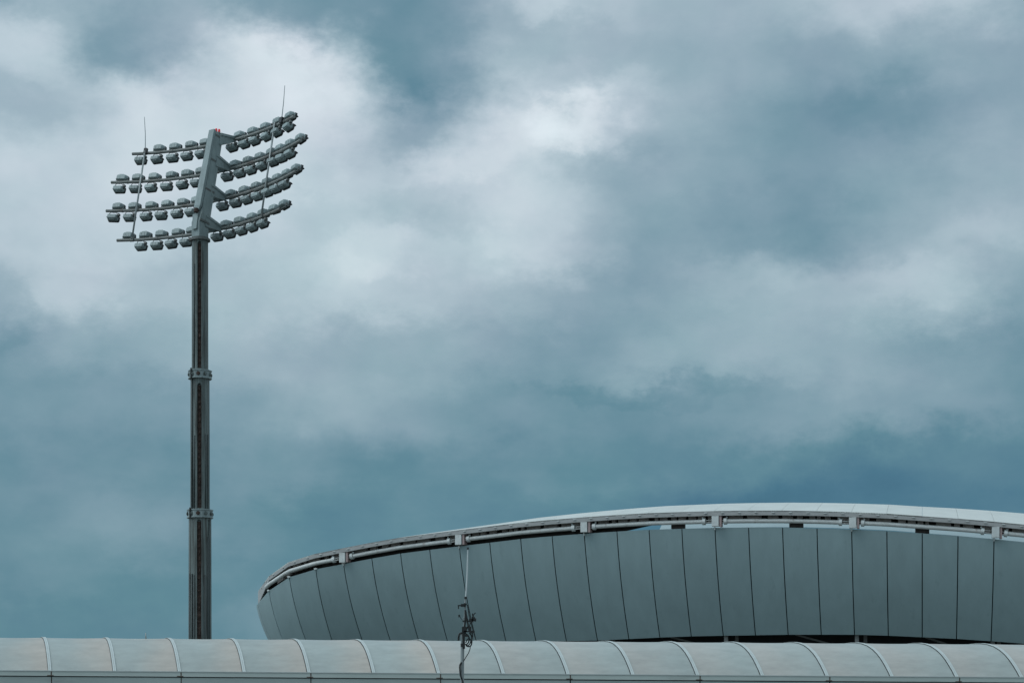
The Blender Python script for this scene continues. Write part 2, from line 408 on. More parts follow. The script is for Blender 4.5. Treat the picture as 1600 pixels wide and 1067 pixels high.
# ------------------------------------------------------------------ floodlight mast
MD = 130.
MX = -21.125
mast = thing('floodlight_mast', (MX, MD, 0), 'tall grey telescopic floodlight mast with tilted head of four lamp rows', 'floodlight mast')
zy = lambda y: (1130 - y) / 3000 * MD + CAMZ
def shaft(z0, z1, r0, r1, s0, s1, name):
    n = 10; sw = .150; dep = .16; cx = MX + .06
    levels = [(z0, 0), (s0, 0), (s0, 1), (s1 - .12, 1), (s1, .999), (s1, 0), (z1, 0)]
    rings = []
    for z, nt in levels:
        r = r0 + (r1 - r0) * (z - z0) / (z1 - z0)
        pts = []
        for i in range(n):
            a = -math.pi / 2 + math.pi / n + 2 * math.pi * i / n
            pts.append(Vector((MX + r * math.cos(a), MD + r * math.sin(a), z)))
        yf = pts[0].y; w = sw * (.45 if nt == .999 else 1); d = dep if nt else 0
        notch = [Vector((cx - w, yf, z)), Vector((cx - w, yf + d, z)), Vector((cx + w, yf + d, z)), Vector((cx + w, yf, z))]
        # polygon order is counter-clockwise starting right of the front flat; the front flat closes it
        rings.append(pts + notch)
    m = MB(); m.loft(rings, False, True)
    o = m.build(name, M['galv'], mast)
    rf = lambda z: MD - (r0 + (r1 - r0) * (z - z0) / (z1 - z0)) * math.cos(math.pi / n)
    c = MB()
    yb0, yb1 = rf(s0) + dep - .02, rf(s1) + dep - .02
    c.hexa([(cx - sw + .005, yb0, s0 + .01), (cx + sw - .005, yb0, s0 + .01), (cx + sw - .005, yb0 + .015, s0 + .01), (cx - sw + .005, yb0 + .015, s0 + .01),
            (cx - sw + .005, yb1, s1 - .13), (cx + sw - .005, yb1, s1 - .13), (cx + sw - .005, yb1 + .015, s1 - .13), (cx - sw + .005, yb1 + .015, s1 - .13)])
    z = s0 + .4; rr = random.Random(int(z0 * 10))
    while z < s1 - .4:
        yb = rf(z) + dep * .35
        c.tube([(cx - sw + .004, yb, z), (cx + sw - .004, yb, z)], .022, 6)
        if rr.random() < .4: c.box((cx + rr.uniform(-.04, .04), yb + .03, z + .12), (.05, .03, .07))
        z += .42
    c.build('ladder_slot', M['rust'], o)
    return o, rf
sec3, rf3 = shaft(0, zy(803) - .1, .80, .765, .6, zy(813), 'pole_section')
sec2, rf2 = shaft(zy(808), zy(586) - .1, .665, .645, zy(795), zy(601), 'pole_section')
sec1, rf1 = shaft(zy(591), zy(374), .565, .55, zy(577), zy(380), 'pole_section')
def collar(zc, h, r):
    m = MB(); n = 10
    ring = lambda z, r: [Vector((MX + r * math.cos(-math.pi / 2 + math.pi / n + 2 * math.pi * i / n), MD + r * math.sin(-math.pi / 2 + math.pi / n + 2 * math.pi * i / n), z)) for i in range(n)]
    m.loft([ring(zc - h / 2, r), ring(zc + h / 2, r)], False, True)
    for dz in (-h / 2, h / 2):
        m.loft([ring(zc + dz - .035, r + .05), ring(zc + dz + .035, r + .05)], False, True)
    o = m.build('collar', M['galv_head'], mast)
    for i in range(n):
        a = -math.pi / 2 + 2 * math.pi * i / n
        c = MB(); p = Vector((MX + r * math.cos(math.pi / n) * math.cos(a), MD + r * math.cos(math.pi / n) * math.sin(a), zc)); d = Vector((math.cos(a), math.sin(a), 0))
        if math.sin(a) > .4: continue
        c.tube([p - d * .02, p + d * .07], .13, 10, smooth=False); c.tube([p + d * .07, p + d * .10], .075, 8, smooth=False)
        c.build('collar_bolt', M['galv'] if i else M['rust'], o)
    k = MB(); a = R(-128); p = Vector((MX + (r + .045) * math.cos(a), MD + (r + .045) * math.sin(a), zc))
    k.box(p, (.045, .05, h / 2 + .12)); k.build('collar_strap', M['black'], o)
collar(zy(586), .50, .765); collar(zy(803), .50, .855)
def conduit(xoff, rfun, z0, z1, rad, parent, rpoly):
    # vertical cable pipe clipped to the face of a pole section
    a = math.asin(max(-1, min(1, xoff / rpoly)))
    y = -rpoly * math.cos(a) * 1.0 - rad * .3
    m = MB(); m.tube([(MX + xoff, MD + y, z0), (MX + xoff, MD + y, z1)], rad, 8); m.build('conduit', M['conduit'], parent)
conduit(-.32, rf1, zy(577), zy(415), .035, sec1, .55)
conduit(-.47, rf2, zy(795), zy(594), .055, sec2, .645)
conduit(-.30, rf2, zy(795), zy(682), .05, sec2, .645)
conduit(.47, rf2, zy(795), zy(680), .04, sec2, .645); conduit(.58, rf2, zy(795), zy(680), .045, sec2, .645)
for xo, yy in ((-.62, 897), (-.45, 897), (-.29, 899), (.45, 899), (.62, 840), (.70, 812)): conduit(xo, rf3, .3, zy(yy), .05, sec3, .775)

# head
PSI, TILT, ARC, FWD = .6459, .1988, 26.58, 1.716
HROW = [6.609, 4.469, 2.313, .084]
P0 = Vector((MX, MD, 34.017 + CAMZ))
HF = Vector((math.sin(PSI) * math.cos(TILT), math.cos(PSI) * math.cos(TILT), -math.sin(TILT)))
HU = Vector((math.sin(PSI) * math.sin(TILT), math.cos(PSI) * math.sin(TILT), math.cos(TILT)))
HR = Vector((math.cos(PSI), -math.sin(PSI), 0))
F0 = Vector((math.sin(PSI), math.cos(PSI), 0)); UZ = Vector((0, 0, 1))
def hp(r, f, u):
    g = .5 + .5 * min(1, max(0, u / 6))
    return P0 + HR * (r + .22 * g) + HF * (f + .14 * g) + HU * u
def arc(s, row, du=0, df=0):
    c, sn = math.cos(s / ARC), math.sin(s / ARC)
    n = HF * c + HR * sn
    return P0 + HU * (HROW[row] + du) + HR * (ARC * sn) + HF * (FWD - ARC * (1 - c)) + n * df
def frame(s):
    c, sn = math.cos(s / ARC), math.sin(s / ARC)
    return HR * c - HF * sn, HF * c + HR * sn, HU.copy()
def rect(c, X, Y, a, b): return [c - X * a - Y * b, c + X * a - Y * b, c + X * a + Y * b, c - X * a + Y * b]
m = MB()
zb = Vector((MX, MD, zy(373)))
m.loft([rect(zb, HR, F0, .37, .42), rect(zb + UZ * 1.1, HR, F0, .37, .42), rect(hp(0, 0, .35), HR, HF, .33, .41), rect(hp(0, 0, 6.32), HR, HF, .24, .34)], False, True)
head = m.build('head_column', M['galv_head'], mast)
m = MB()   # rear cover channel with a tapered foot
m.loft([rect(hp(-.02, -.535, .55), HR, HF, .16, .05), rect(hp(-.02, -.535, .85), HR, HF, .29, .10), rect(hp(-.02, -.43, 6.40), HR, HF, .245, .10)], False, True)
m.build('rear_channel', M['galv_head'], head)
m = MB(); m.loft([rect(zb + UZ * .55 - F0 * .5, HR, F0, .2, .05), rect(zb + UZ * 1.6 - F0 * .5 + F0 * .12, HR, F0, .26, .05)], False, True); m.build('access_cover', M['galv_head'], head)
m = MB(); m.tube([hp(-.02, -.62, .35), hp(-.02, -.62, .62)], .16, 10); m.build('cable_gland', M['rust'], head)
m = MB(); m.tube([Vector((MX, MD, zy(377))), Vector((MX, MD, zy(374)))], .70, 20, smooth=False); m.tube([Vector((MX, MD, zy(374))), Vector((MX, MD, zy(372)))], .60, 20, smooth=False)
m.build('top_flange', M['gusset'], mast)
for i, (zx) in enumerate((.2, 1.0)):
    pass
for row in range(4):
    h = HROW[row] + .05
    m = MB()   # band round the column
    w = .31 - .0125 * h
    m.loft([rect(hp(0, 0, min(6.0, h - .30)), HR, HF, w + .03, .425 - .012 * h), rect(hp(0, 0, min(6.14, h - .16)), HR, HF, w + .03, .425 - .012 * h)], False, True); bd = m.build('row_band', M['gusset'], head)
    for s in (.26, -.30):   # triangular outrigger plates out to the bar
        m = MB(); sg = 1 if s > 0 else -1
        hh = min(h, 6.05); a1 = hp(sg * .27, .05, hh + .22); a2 = hp(sg * .27, .12, hh - .48); b1 = arc(s, row, .16); b2 = arc(s, row, -.10)
        t = HR * .0 + (b1 - a1).cross(a2 - a1).normalized() * .05
        m.hexa([a2 - t, b2 - t, b2 + t, a2 + t, a1 - t, b1 - t, b1 + t, a1 + t])
        m.beam(a1, b1, .20, .16, HU); m.beam(a2, b2, .16, .14, HU)
        m.build('outrigger', M['galv_head'], head)
ENDS = [(-8.68, 6.76), (-10.0, 8.19), (-10.04, 8.1), (-8.8, 6.73)]
for row, (a, b) in enumerate(ENDS):
    m = MB(); m.tube([arc(a + (b - a) * i / 30, row) for i in range(31)], .108, 10)
    for i in range(7):
        s = a + (b - a) * (i + .5) / 7; m.tube([arc(s - .05, row), arc(s + .05, row)], .13, 10, smooth=False)
    m.build('crossbar', M['bar'], mast)

# floodlights (parts of the mast): housing > yoke, lens, ballast_box
def rr_ring(y, w, ht, hb, n=4, cr=.24):
    """rounded outline in x-z, taller above (ht) than below (hb)"""
    pts = []
    for qx, qz, a0 in ((1, 1, 0), (-1, 1, 90), (-1, -1, 180), (1, -1, 270)):
        h = ht if qz > 0 else hb
        rx = w * cr; rz = h * (.55 if qz > 0 else .35)
        for i in range(n + 1):
            a = R(a0 + 90 * i / n)
            pts.append(Vector((qx * (w - rx) + rx * math.cos(a), y, qz * (h - rz) + rz * math.sin(a))))
    return pts
def make_floodlight(upper):
    sg = 1 if upper else -1
    fl = lambda ring: [Vector((p.x, p.y, p.z * sg)) for p in ring]
    b = MB()
    tk = 1.38 if upper else 1.05
    prof = [(y_, w_, t_ * tk, b_) for y_, w_, t_, b_ in [(-.25, .27, .13, .085), (-.235, .315, .155, .105), (-.15, .365, .185, .135), (-.02, .385, .20, .145), (.12, .395, .205, .15), (.20, .40, .208, .155)]]
    b.loft([fl(rr_ring(*p)) for p in prof], True, True)
    b.loft([fl(rr_ring(.02, .398, .216 * tk, .155)), fl(rr_ring(.06, .402, .218 * tk, .156))], False, True)     # clamp band
    b.box((0, -.05, sg * .19 * tk), (.18, .12, .03)); b.box((0, -.14, sg * .085), (.325, .10, .012))          # cooling cover and seam
    for x in (-.13, .13): b.box((x, -.15, sg * .02), (.011, .10, .13))
    me_b = b.mesh('floodlight', M['lamp'])
    rm = MB(); rm.loft([fl(rr_ring(.17, .42, .235 * tk, .175)), fl(rr_ring(.31, .425, .24 * tk, .18))], False, True)
    
    rm.hexa([(-.38, .31, .15), (.38, .31, .15), (.36, .45, .12), (-.36, .45, .12), (-.38, .31, .175), (.38, .31, .175), (.36, .45, .14), (-.36, .45, .14)])
    me_r = rm.mesh('visor', M['lamp_dark'])
    ln = MB(); ln.loft([fl(rr_ring(.311, .38, .20 * tk, .145)), fl(rr_ring(.317, .38, .20 * tk, .145))], False, True)
    me_l = ln.mesh('lens', M['lens'])
    y = MB(); zt = -.31 if upper else .36
    for x in (-.42, .42):
        y.add([], []); y.beam((x, 0, 0), (x * (.98 if upper else .5), -.05, zt), .05, .022, (1, 0, 0))
        y.tube([(x - .03, 0, 0), (x + .03, 0, 0)], .06, 8)
    y.box((0, -.05, zt), (.44 if upper else .24, .05, .02))
    if not upper:
        y.box((0, -.05, .40), (.05, .05, .07))
    me_y = y.mesh('yoke', M['gusset'])
    bx = MB()
    if upper: bx.box((.46, .06, -.12), (.05, .10, .07)); bx.tube([(.46, .0, -.18), (.40, -.05, -.28)], .015, 5)
    else: bx.box((.45, -.04, .16), (.075, .10, .075)); bx.tube([(.45, -.06, .22), (.30, -.06, .36)], .018, 5)
    me_x = bx.mesh('ballast_box', M['gusset'])
    o = bpy.data.objects.new('floodlight', me_b); COL.objects.link(o); o.parent = mast
    for nm, me in (('visor', me_r), ('lens', me_l), ('yoke', me_y), ('ballast_box', me_x)):
        c = bpy.data.objects.new(nm, me); COL.objects.link(c); c.parent = o
    return o
UL = [[-6.62, -5.3, -3.92, -2.65], [-9.26, -8.01, -6.65, -5.21, -3.87, -2.62], [-9.22, -7.94, -6.55, -5.21, -3.84, -2.6], [-8.0, -6.66, -5.31, -3.9, -2.63]]
LL = [[-8.01, -6.68, -5.38, -4.14, -2.87], [-9.36, -8.07, -6.81, -5.5, -4.15, -2.9], [-9.46, -8.18, -6.83, -5.57, -4.21, -2.98], [-6.86, -5.54, -4.3, -3.01]]
UR = [[0.52, 1.87, 3.19, 4.58, 5.94], [0.54, 1.85, 3.08, 4.32, 5.33, 6.53, 7.75], [0.53, 1.88, 3.15, 4.35, 5.5, 6.62, 7.79], [0.53, 1.88, 3.2, 4.4, 5.66, 6.83]]
LR = [[0.03, 1.23, 2.31, 3.56, 4.72, 6.05], [-0.03, 1.21, 2.33, 3.58, 4.79, 5.77, 6.79], [-0.05, 1.24, 2.4, 3.52, 4.63, 5.6, 6.67], [-0.13, 1.11, 2.31, 3.47, 4.63]]
lr = random.Random(11)
for upper, tabs in ((True, (UL, UR)), (False, (LL, LR))):
    proto = make_floodlight(upper); first = True
    for tab in tabs:
        for row, ss in enumerate(tab):
            for s in ss:
                if first: o = proto; first = False
                else:
                    o = proto.copy(); COL.objects.link(o); o.parent = mast
                    for ch in proto.children:
                        c = ch.copy(); COL.objects.link(c); c.parent = o
                x, y, z = frame(s)
                rot = Matrix((x, y, z)).transposed() @ Matrix.Rotation(R(-4 + lr.uniform(-3, 3)), 3, 'X') @ Matrix.Rotation(R(lr.uniform(-5, 5)), 3, 'Z')
                pos = arc(s, row, .30 if upper else -.46, (.10 if s < 0 else .14) if upper else .02)
                o.rotation_euler = rot.to_euler(); o.location = pos - mast.location
# lightning rods
for rows_, fin in ((((3, -7.5), (0, -7.59)), ((0, -7.55), px(225.6, 183, MD))), (((3, 4.71), (0, 4.67)), ((0, 5.41), px(445, 134, MD)))):
    (r0, s0), (r1, s1) = rows_
    m = MB(); m.tube([arc(s0, r0, .0, -.16), arc(s1, r1, .12, -.16)], .065, 8)
    rod = m.build('support_rod', M['rod'], mast)
    for rw in range(4):
        t = (HROW[rw] - HROW[3]) / (HROW[0] - HROW[3]); s = s0 + (s1 - s0) * t
        m = MB(); a = arc(s, rw, 0, -.10); x, y, z = frame(s); m.box(a, (.10, .09, .14), (x, y, z)); m.build('rod_clamp', M['gusset'], rod)
    a = arc(fin[0][1], fin[0][0], .1, -.12); f2 = fin[1].copy(); f2.y = a.y; f2 = px(*((225.6, 183) if s0 < 0 else (445, 134)), a.y)
    m = MB(); m.tube([a - HU * .2, a + (f2 - a) * .5 + Vector((.02, 0, 0)), f2], [.035, .026, .018], 6); m.build('lightning_finial', M['rod'], mast)
    m = MB(); x, y, z = frame(fin[0][1]); m.box(a, (.12, .1, .2), (x, y, z)); m.build('finial_clamp', M['lamp_dark'], mast)
# red obstruction lamps on the very top
bc = MB(); t0 = hp(.10, -.05, 6.34)
bc.box(t0 + UZ * .02, (.17, .09, .04)); bb = bc.build('beacon_base', M['gusset'], head)
for i, dx in enumerate((-.10, .10)):
    m = MB(); c = t0 + Vector((dx, 0, .04 - .04 * i))
    m.tube([c + UZ * .05, c + UZ * .09, c + UZ * .21, c + UZ * .26, c + UZ * .28], [.085, .085, .08, .06, .015], 12); m.build('beacon_lamp', M['red'], bb)

# ------------------------------------------------------------------ covered walkway
WD = 60.
RD = Vector((-.338, 1, 0))                 # direction of the ribs over the vault (per metre of depth)
walk = thing('covered_walkway', (0, WD, 0), 'pale barrel vaulted covered walkway with stained translucent roof bays', 'covered walkway')
zE = lambda x: px(0, 1047.6 + (x - 78) * .00675, WD).z     # the eave falls gently to the right
PROF = [(0, 0), (.15, .175), (.34, .37), (.55, .56), (.78, .73), (1.05, .88), (1.36, 1.005), (1.72, 1.09), (2.08, 1.13), (2.4, 1.14)]
PROF = PROF + [(4.8 - d, z) for d, z in PROF[-2::-1]]
BAY = 101.2
def eave(i): return 77.8 + BAY * i
def vault(xp, d, z, lift=0):
    i_n = max(1, min(len(PROF) - 2, 1))
    return Vector(((xp - 800) / 3000 * WD, WD, zE(xp))) + RD * d + Vector((0, 0, z))
def prof_n(j):
    a = PROF[max(0, j - 1)]; b = PROF[min(len(PROF) - 1, j + 1)]
    t = Vector((b[0] - a[0], b[1] - a[1])).normalized(); return Vector((-t.y, t.x))
I0, I1 = -3, 18
for i in range(I0, I1):
    m = MB(); NU = 6; vs = []; uvs = []
    xa, xb = eave(i), eave(i + 1)
    for s_, th in ((0, 0), (1, -.03)):
        for j, (d, z) in enumerate(PROF):
            nn = prof_n(j)
            for u in range(NU + 1):
                uu = u / NU; sag = -.015 * math.sin(math.pi * uu)
                vs.append(vault(xa + (xb - xa) * uu, d + nn.x * (th + sag), z + nn.y * (th + sag))); uvs.append((uu, j / (len(PROF) - 1)))
    w = NU + 1; h = len(PROF); fs = []
    o = w * h
    for j in range(h - 1):
        for u in range(NU):
            q = (j * w + u, j * w + u + 1, (j + 1) * w + u + 1, (j + 1) * w + u)
            fs.append(q); fs.append(tuple(o + t for t in q[::-1]))
    for j in range(h - 1):
        fs.append((j * w, (j + 1) * w, o + (j + 1) * w, o + j * w)); fs.append((j * w + NU, o + j * w + NU, o + (j + 1) * w + NU, (j + 1) * w + NU))
    for u in range(NU):
        fs.append((u, o + u, o + u + 1, u + 1)); b0 = (h - 1) * w; fs.append((b0 + u, b0 + u + 1, o + b0 + u + 1, o + b0 + u))
    m.add(vs, fs, True); m.uv = uvs
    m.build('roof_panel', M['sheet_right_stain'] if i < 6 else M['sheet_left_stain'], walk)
def strip(m, xp, off, wd, lo, hi):
    """a bar following the vault: off = px offset along the eave (metres), wd width, lo..hi height above the sheet"""
    rings = []
    for j, (d, z) in enumerate(PROF):
        nn = prof_n(j); c = vault(xp, d, z); ax = Vector((1, 0, 0)); N3 = RD * nn.x + Vector((0, 0, nn.y))
        rings.append([c + ax * (off - wd / 2) + N3 * lo, c + ax * (off + wd / 2) + N3 * lo, c + ax * (off + wd / 2) + N3 * hi, c + ax * (off - wd / 2) + N3 * hi])
    m.loft(rings, False, True)
for i in range(I0, I1 + 1):
    m = MB(); strip(m, eave(i), -.027, .046, .004, .026); strip(m, eave(i), .027, .046, .004, .026); strip(m, eave(i), 0, .008, .004, .016)
    rb = m.build('rib', M['rib'], walk)
    m = MB(); strip(m, eave(i), -.060, .008 if i < 4 else .018, .003, .014); m.build('rib_shade_line', M['joint_shade'], rb)  # black strip painting in the shadow line along the rib's left edge
xL, xR = eave(I0), eave(I1)
def longbeam(name, mat, y0, y1, dz0, dz1, parent, xa=xL, xb=xR, rails=None):
    m = MB(); rings = []
    for x in (xa, xb):
        X = (x - 800) / 3000 * WD; z = zE(x)
        rings.append([Vector((X, y0, z + dz0)), Vector((X, y1, z + dz0)), Vector((X, y1, z + dz1)), Vector((X, y0, z + dz1))])
    m.loft(rings, False, True); return m.build(name, mat, parent)
for side, yo in ((0, WD), (1, WD + 4.8)):
    sg = -1 if side == 0 else 1
    f = lambda a, b: (yo + sg * a, yo + sg * b) if sg > 0 else (yo - b, yo - a)
    dx = 0 if side == 0 else -.338 * 4.8 * 3000 / WD
    gt = longbeam('gutter', M['canopy_frame'], *f(-.02, .10), -.155, -.012, walk, xL + dx, xR + dx)
    longbeam('gutter_lip', M['rib'], *f(.04, .115), -.0118, .012, gt, xL + dx, xR + dx)
    longbeam('shadow_gap', M['joint_shade'], *f(-.02, .055), -.185, -.156, gt, xL + dx, xR + dx)
    # wall panels, one per two bays, with open joints
    for i in range(I0 + 2, I1 + 1, 2):
        a, b = eave(i - 1) + 3.6 + dx, eave(i + 1) + 3.6 + dx
        longbeam('wall_panel', M['panel'], *f(-.02, .075), -1.25, -.187, walk, a + .9, b - .9)
        longbeam('panel_joint', M['joint_shade'] if i > 8 else M['rustjoint'], *f(-.02, .045), -1.25, -.187, walk, a - .85, a + .85)
        X = (a - 800) / 3000 * WD
        m = MB(); m.loft([[Vector((X + .07 * cx_, yo + .07 * cy_, z)) for cx_, cy_ in ((-1, -1), (1, -1), (1, 1), (-1, 1))] for z in (0, zE(a) - 1.251)], False, True); m.build('post', M['canopy_frame'], walk)
# rust drips where the gutter lengths meet, and a few weld marks
for i in range(I0 + 1, I1 + 1, 2):
    x = eave(i) + 3.6; X = (x - 800) / 3000 * WD; z = zE(x)
    m = MB(); m.box((X, WD - .102, z - .085), (.018, .003, .07)); m.box((X - .03, WD - .1025, z - .14), (.10, .003, .012)); m.build('gutter_joint', M['rustjoint'], walk)
m = MB(); a = px(228, 1000, 62.4); b = px(227.6, 988, 62.4); m.tube([a, b], [.03, .012], 6); m.tube([a, a - Vector((0, 0, .05))], .05, 6); m.build('roof_spike', M['wpole'], walk)

# ------------------------------------------------------------------ antenna mast near the camera
AD = 40.; ap = lambda x, y, dy=0: Vector(((x - 800) / 3000 * AD, AD + dy, (1130 - y) / 3000 * AD + CAMZ))
C4 = lambda x, y, dy=0: ap(670 + x / 4.7, 840 + y / 4.7, dy)
am = thing('antenna_mast', (C4(243, 1067).x, AD, 0), 'thin grey pole with white whip antenna and a tangle of black sensors and cables', 'antenna')
bx0 = C4(244, 1066); base = Vector((bx0.x - .02, AD, 0))
m = MB(); m.tube([base, bx0, C4(249, 697)], [.042, .040, .036], 12); pole = m.build('pole', M['wpole'], am)
m = MB(); m.tube([C4(249, 704), C4(249, 692)], .044, 12, smooth=False); m.build('pole_cap', M['black'], pole)
m = MB(); m.tube([C4(255, 700, -.03), C4(267, 520, -.03), C4(268, 450, -.03)], [.016, .018, .018], 8); m.build('inner_tube', M['wpole'], am)
m = MB(); m.tube([C4(271, 445, -.03), C4(281, 300, -.03), C4(287, 84, -.03)], [.016, .015, .012], 10); wh = m.build('whip_antenna', M['whip'], am)
m = MB(); m.tube([C4(287, 86, -.03), C4(287, 71, -.03)], .023, 10); m.build('antenna_tip', M['black'], wh)
m = MB(); m.tube([C4(270.5, 449, -.03), C4(271.5, 432, -.03)], .030, 10); m.build('antenna_base', M['black'], wh)
m = MB(); m.box(C4(254, 496, -.05), (.052, .04, .030)); m.beam(C4(240, 497, -.05), C4(213, 497, -.05), .02, .022); m.beam(C4(217, 496, -.05), C4(219, 522, -.05), .022, .024, (0, 1, 0)); m.box(C4(268, 488, -.05), (.03, .05, .02)); m.build('sensor_arm', M['black'], am)
m = MB(); m.tube([C4(269, 530, -.07), C4(270, 600, -.07), C4(257, 690, -.06), C4(258, 815, -.05)], [.02, .02, .022, .018], 8); m.tube([C4(269, 530, -.07), C4(284, 615, -.07), C4(300, 690, -.08)], .018, 8); m.build('cable_bundle', M['black'], am)
m = MB(); m.tube([C4(283, 490, -.02), C4(296, 570, -.01), C4(321, 665, .01), C4(346, 748, .03)], .010, 6); m.build('stay_wire', M['conduit'], am)
m = MB(); m.tube([C4(248, 606, -.05), C4(236, 590, -.06), C4(228, 578, -.06)], .006, 5); m.box(C4(224, 574, -.06), (.017, .015, .026)); m.build('wind_sensor', M['black'], am)
m = MB(); m.tube([C4(268 + 22 * math.cos(a * .45), 602 + 16 * math.sin(a * .45), -.05) for a in range(15)], .0065, 5); m.build('antenna_hoop', M['wpole'], am)
m = MB()
m.box(C4(312, 607, -.08), (.045, .04, .035)); m.box(C4(328, 596, -.08), (.035, .04, .04)); m.tube([C4(332, 600, -.08), C4(348, 604, -.08)], .034, 8)
m.tube([C4(322, 590, -.08), C4(328, 566, -.08)], .016, 6); m.beam(C4(322, 572, -.08), C4(344, 551, -.08), .02, .024, (0, 1, 0)); m.box(C4(322, 562, -.08), (.012, .012, .02)); m.tube([C4(280, 612, -.07), C4(306, 612, -.08)], .014, 6); m.tube([C4(306, 625, -.08), C4(300, 650, -.08), C4(296, 690, -.08)], .010, 6)
m.tube([C4(248, 612, -.06), C4(290, 602, -.07)], .012, 6)
m.build('camera_cluster', M['black'], am)
m = MB(); m.box(C4(262, 672, -.06), (.05, .04, .055)); m.box(C4(318, 690, -.08), (.055, .035, .026)); m.box(C4(290, 688, -.08), (.09, .02, .014)); m.beam(C4(256, 700, -.05), C4(258, 812, -.05), .05, .05, (0, 1, 0)); m.box(C4(306, 668, -.07), (.018, .018, .045)); m.box(C4(272, 718, -.07), (.05, .03, .022)); m.build('junction_box', M['black'], am)
lp = random.Random(5)
def loop(pts, r):
    # closed-ish smooth curve through hand placed points
    out = []
    P = [Vector((p[0], p[1], 0)) for p in pts]
    for i in range(len(P) - 1):
        p0, p1, p2, p3 = P[max(0, i - 1)], P[i], P[i + 1], P[min(len(P) - 1, i + 2)]
        for t in [q / 5 for q in range(5)]:
            v = .5 * ((2 * p1) + (-p0 + p2) * t + (2 * p0 - 5 * p1 + 4 * p2 - p3) * t * t + (-p0 + 3 * p1 - 3 * p2 + p3) * t ** 3)
            out.append(C4(v.x, v.y, -.06 + lp.uniform(-.008, .008)))
    out.append(C4(P[-1].x, P[-1].y, -.06))
    m = MB(); m.tube(out, r, 6); return m
for pts, r in (([(262, 700), (285, 712), (297, 740), (290, 770), (276, 785), (282, 796), (305, 795), (316, 770), (314, 720), (300, 700)], .011),
               ([(305, 795), (303, 815), (292, 845), (275, 872), (262, 895), (256, 905)], .0075),
               ([(268, 780), (285, 790), (300, 780), (308, 756), (300, 740), (285, 745), (272, 770)], .009),
               ([(238, 702), (226, 706), (220, 728), (219, 752)], .016),
               ([(240, 915), (230, 935), (229, 965), (233, 1005), (244, 1040), (252, 1070), (250, 1160), (248, 1300)], .016),
               ([(300, 690), (322, 705), (318, 745), (312, 775)], .009),
               ([(268, 700), (280, 668), (290, 640), (283, 620)], .009)):
    loop(pts, r * 1.25).build('cable', M['black'], am)
m = MB(); m.tube([C4(250, 775, 0), C4(250, 800, 0)], .047, 12, smooth=False); m.build('pole_clamp', M['black'], pole)

# ------------------------------------------------------------------ sky
SUN_EL, SUN_AZ = 52., 248.       # compass style: 0 = +Y, clockwise
w = bpy.data.worlds.new('World'); S.world = w; w.use_nodes = True
nt = w.node_tree; nt.nodes.clear(); N = nt.nodes.new; L = nt.links.new
out = N('ShaderNodeOutputWorld'); bg = N('ShaderNodeBackground'); L(bg.outputs[0], out.inputs[0]); bg.inputs[1].default_value = .1
tc = N('ShaderNodeTexCoord')
def math_(op, a, b=None, c=None, clamp=False):
    n = N('ShaderNodeMath'); n.operation = op; n.use_clamp = clamp
    for i, v in enumerate((a, b, c)):
        if v is None: continue
        if isinstance(v, (int, float)): n.inputs[i].default_value = v
        else: L(v, n.inputs[i])
    return n.outputs[0]
def noise(vec, scale, detail, rough=.55, stretch=(1, 1, 1), off=(0, 0, 0)):
    mp = N('ShaderNodeMapping'); mp.inputs['Scale'].default_value = stretch; mp.inputs['Location'].default_value = off; L(vec, mp.inputs[0])
    n = N('ShaderNodeTexNoise'); n.inputs['Scale'].default_value = scale; n.inputs['Detail'].default_value = detail; n.inputs['Roughness'].default_value = rough
    L(mp.outputs[0], n.inputs['Vector']); return n
dirv = tc.outputs['Generated']
sp = N('ShaderNodeSeparateXYZ'); L(dirv, sp.inputs[0]); X, Y, Z = sp.outputs
az = math_('ARCTAN2', X, Y)
hyp = math_('SQRT', math_('ADD', math_('MULTIPLY', X, X), math_('MULTIPLY', Y, Y)))
el = math_('ARCTAN2', Z, hyp)
# domain warp so that the broad cloud masses get ragged, wispy borders
n1 = noise(dirv, 14, 6, .58, (1, 1, 1.7)); n1b = noise(dirv, 14, 6, .58, (1, 1, 1.7), (5.2, 1.3, 7.7))
wu = math_('SUBTRACT', n1.outputs[0], .5); wv = math_('SUBTRACT', n1b.outputs[0], .5)
AZ0, AZ1 = -.2618, .2618            # cloud survey: 17 columns in azimuth, 12 rows in elevation
EL0, EL1 = .0466, .359
n1c = noise(dirv, 44, 6, .62, (1, 1, 1.5), (2.2, 6.3, 1.7)); n1d = noise(dirv, 44, 6, .62, (1, 1, 1.5), (9.2, 3.3, 4.7))
ua = math_('ADD', math_('ADD', az, math_('MULTIPLY', wu, .050)), math_('MULTIPLY', math_('SUBTRACT', n1c.outputs[0], .5), .034))
va = math_('ADD', math_('ADD', el, math_('MULTIPLY', wv, .042)), math_('MULTIPLY', math_('SUBTRACT', n1d.outputs[0], .5), .030))
U = math_('DIVIDE', math_('SUBTRACT', ua, AZ0), AZ1 - AZ0)
V = math_('MULTIPLY', math_('DIVIDE', math_('SUBTRACT', EL1, va), EL1 - EL0), 11.)
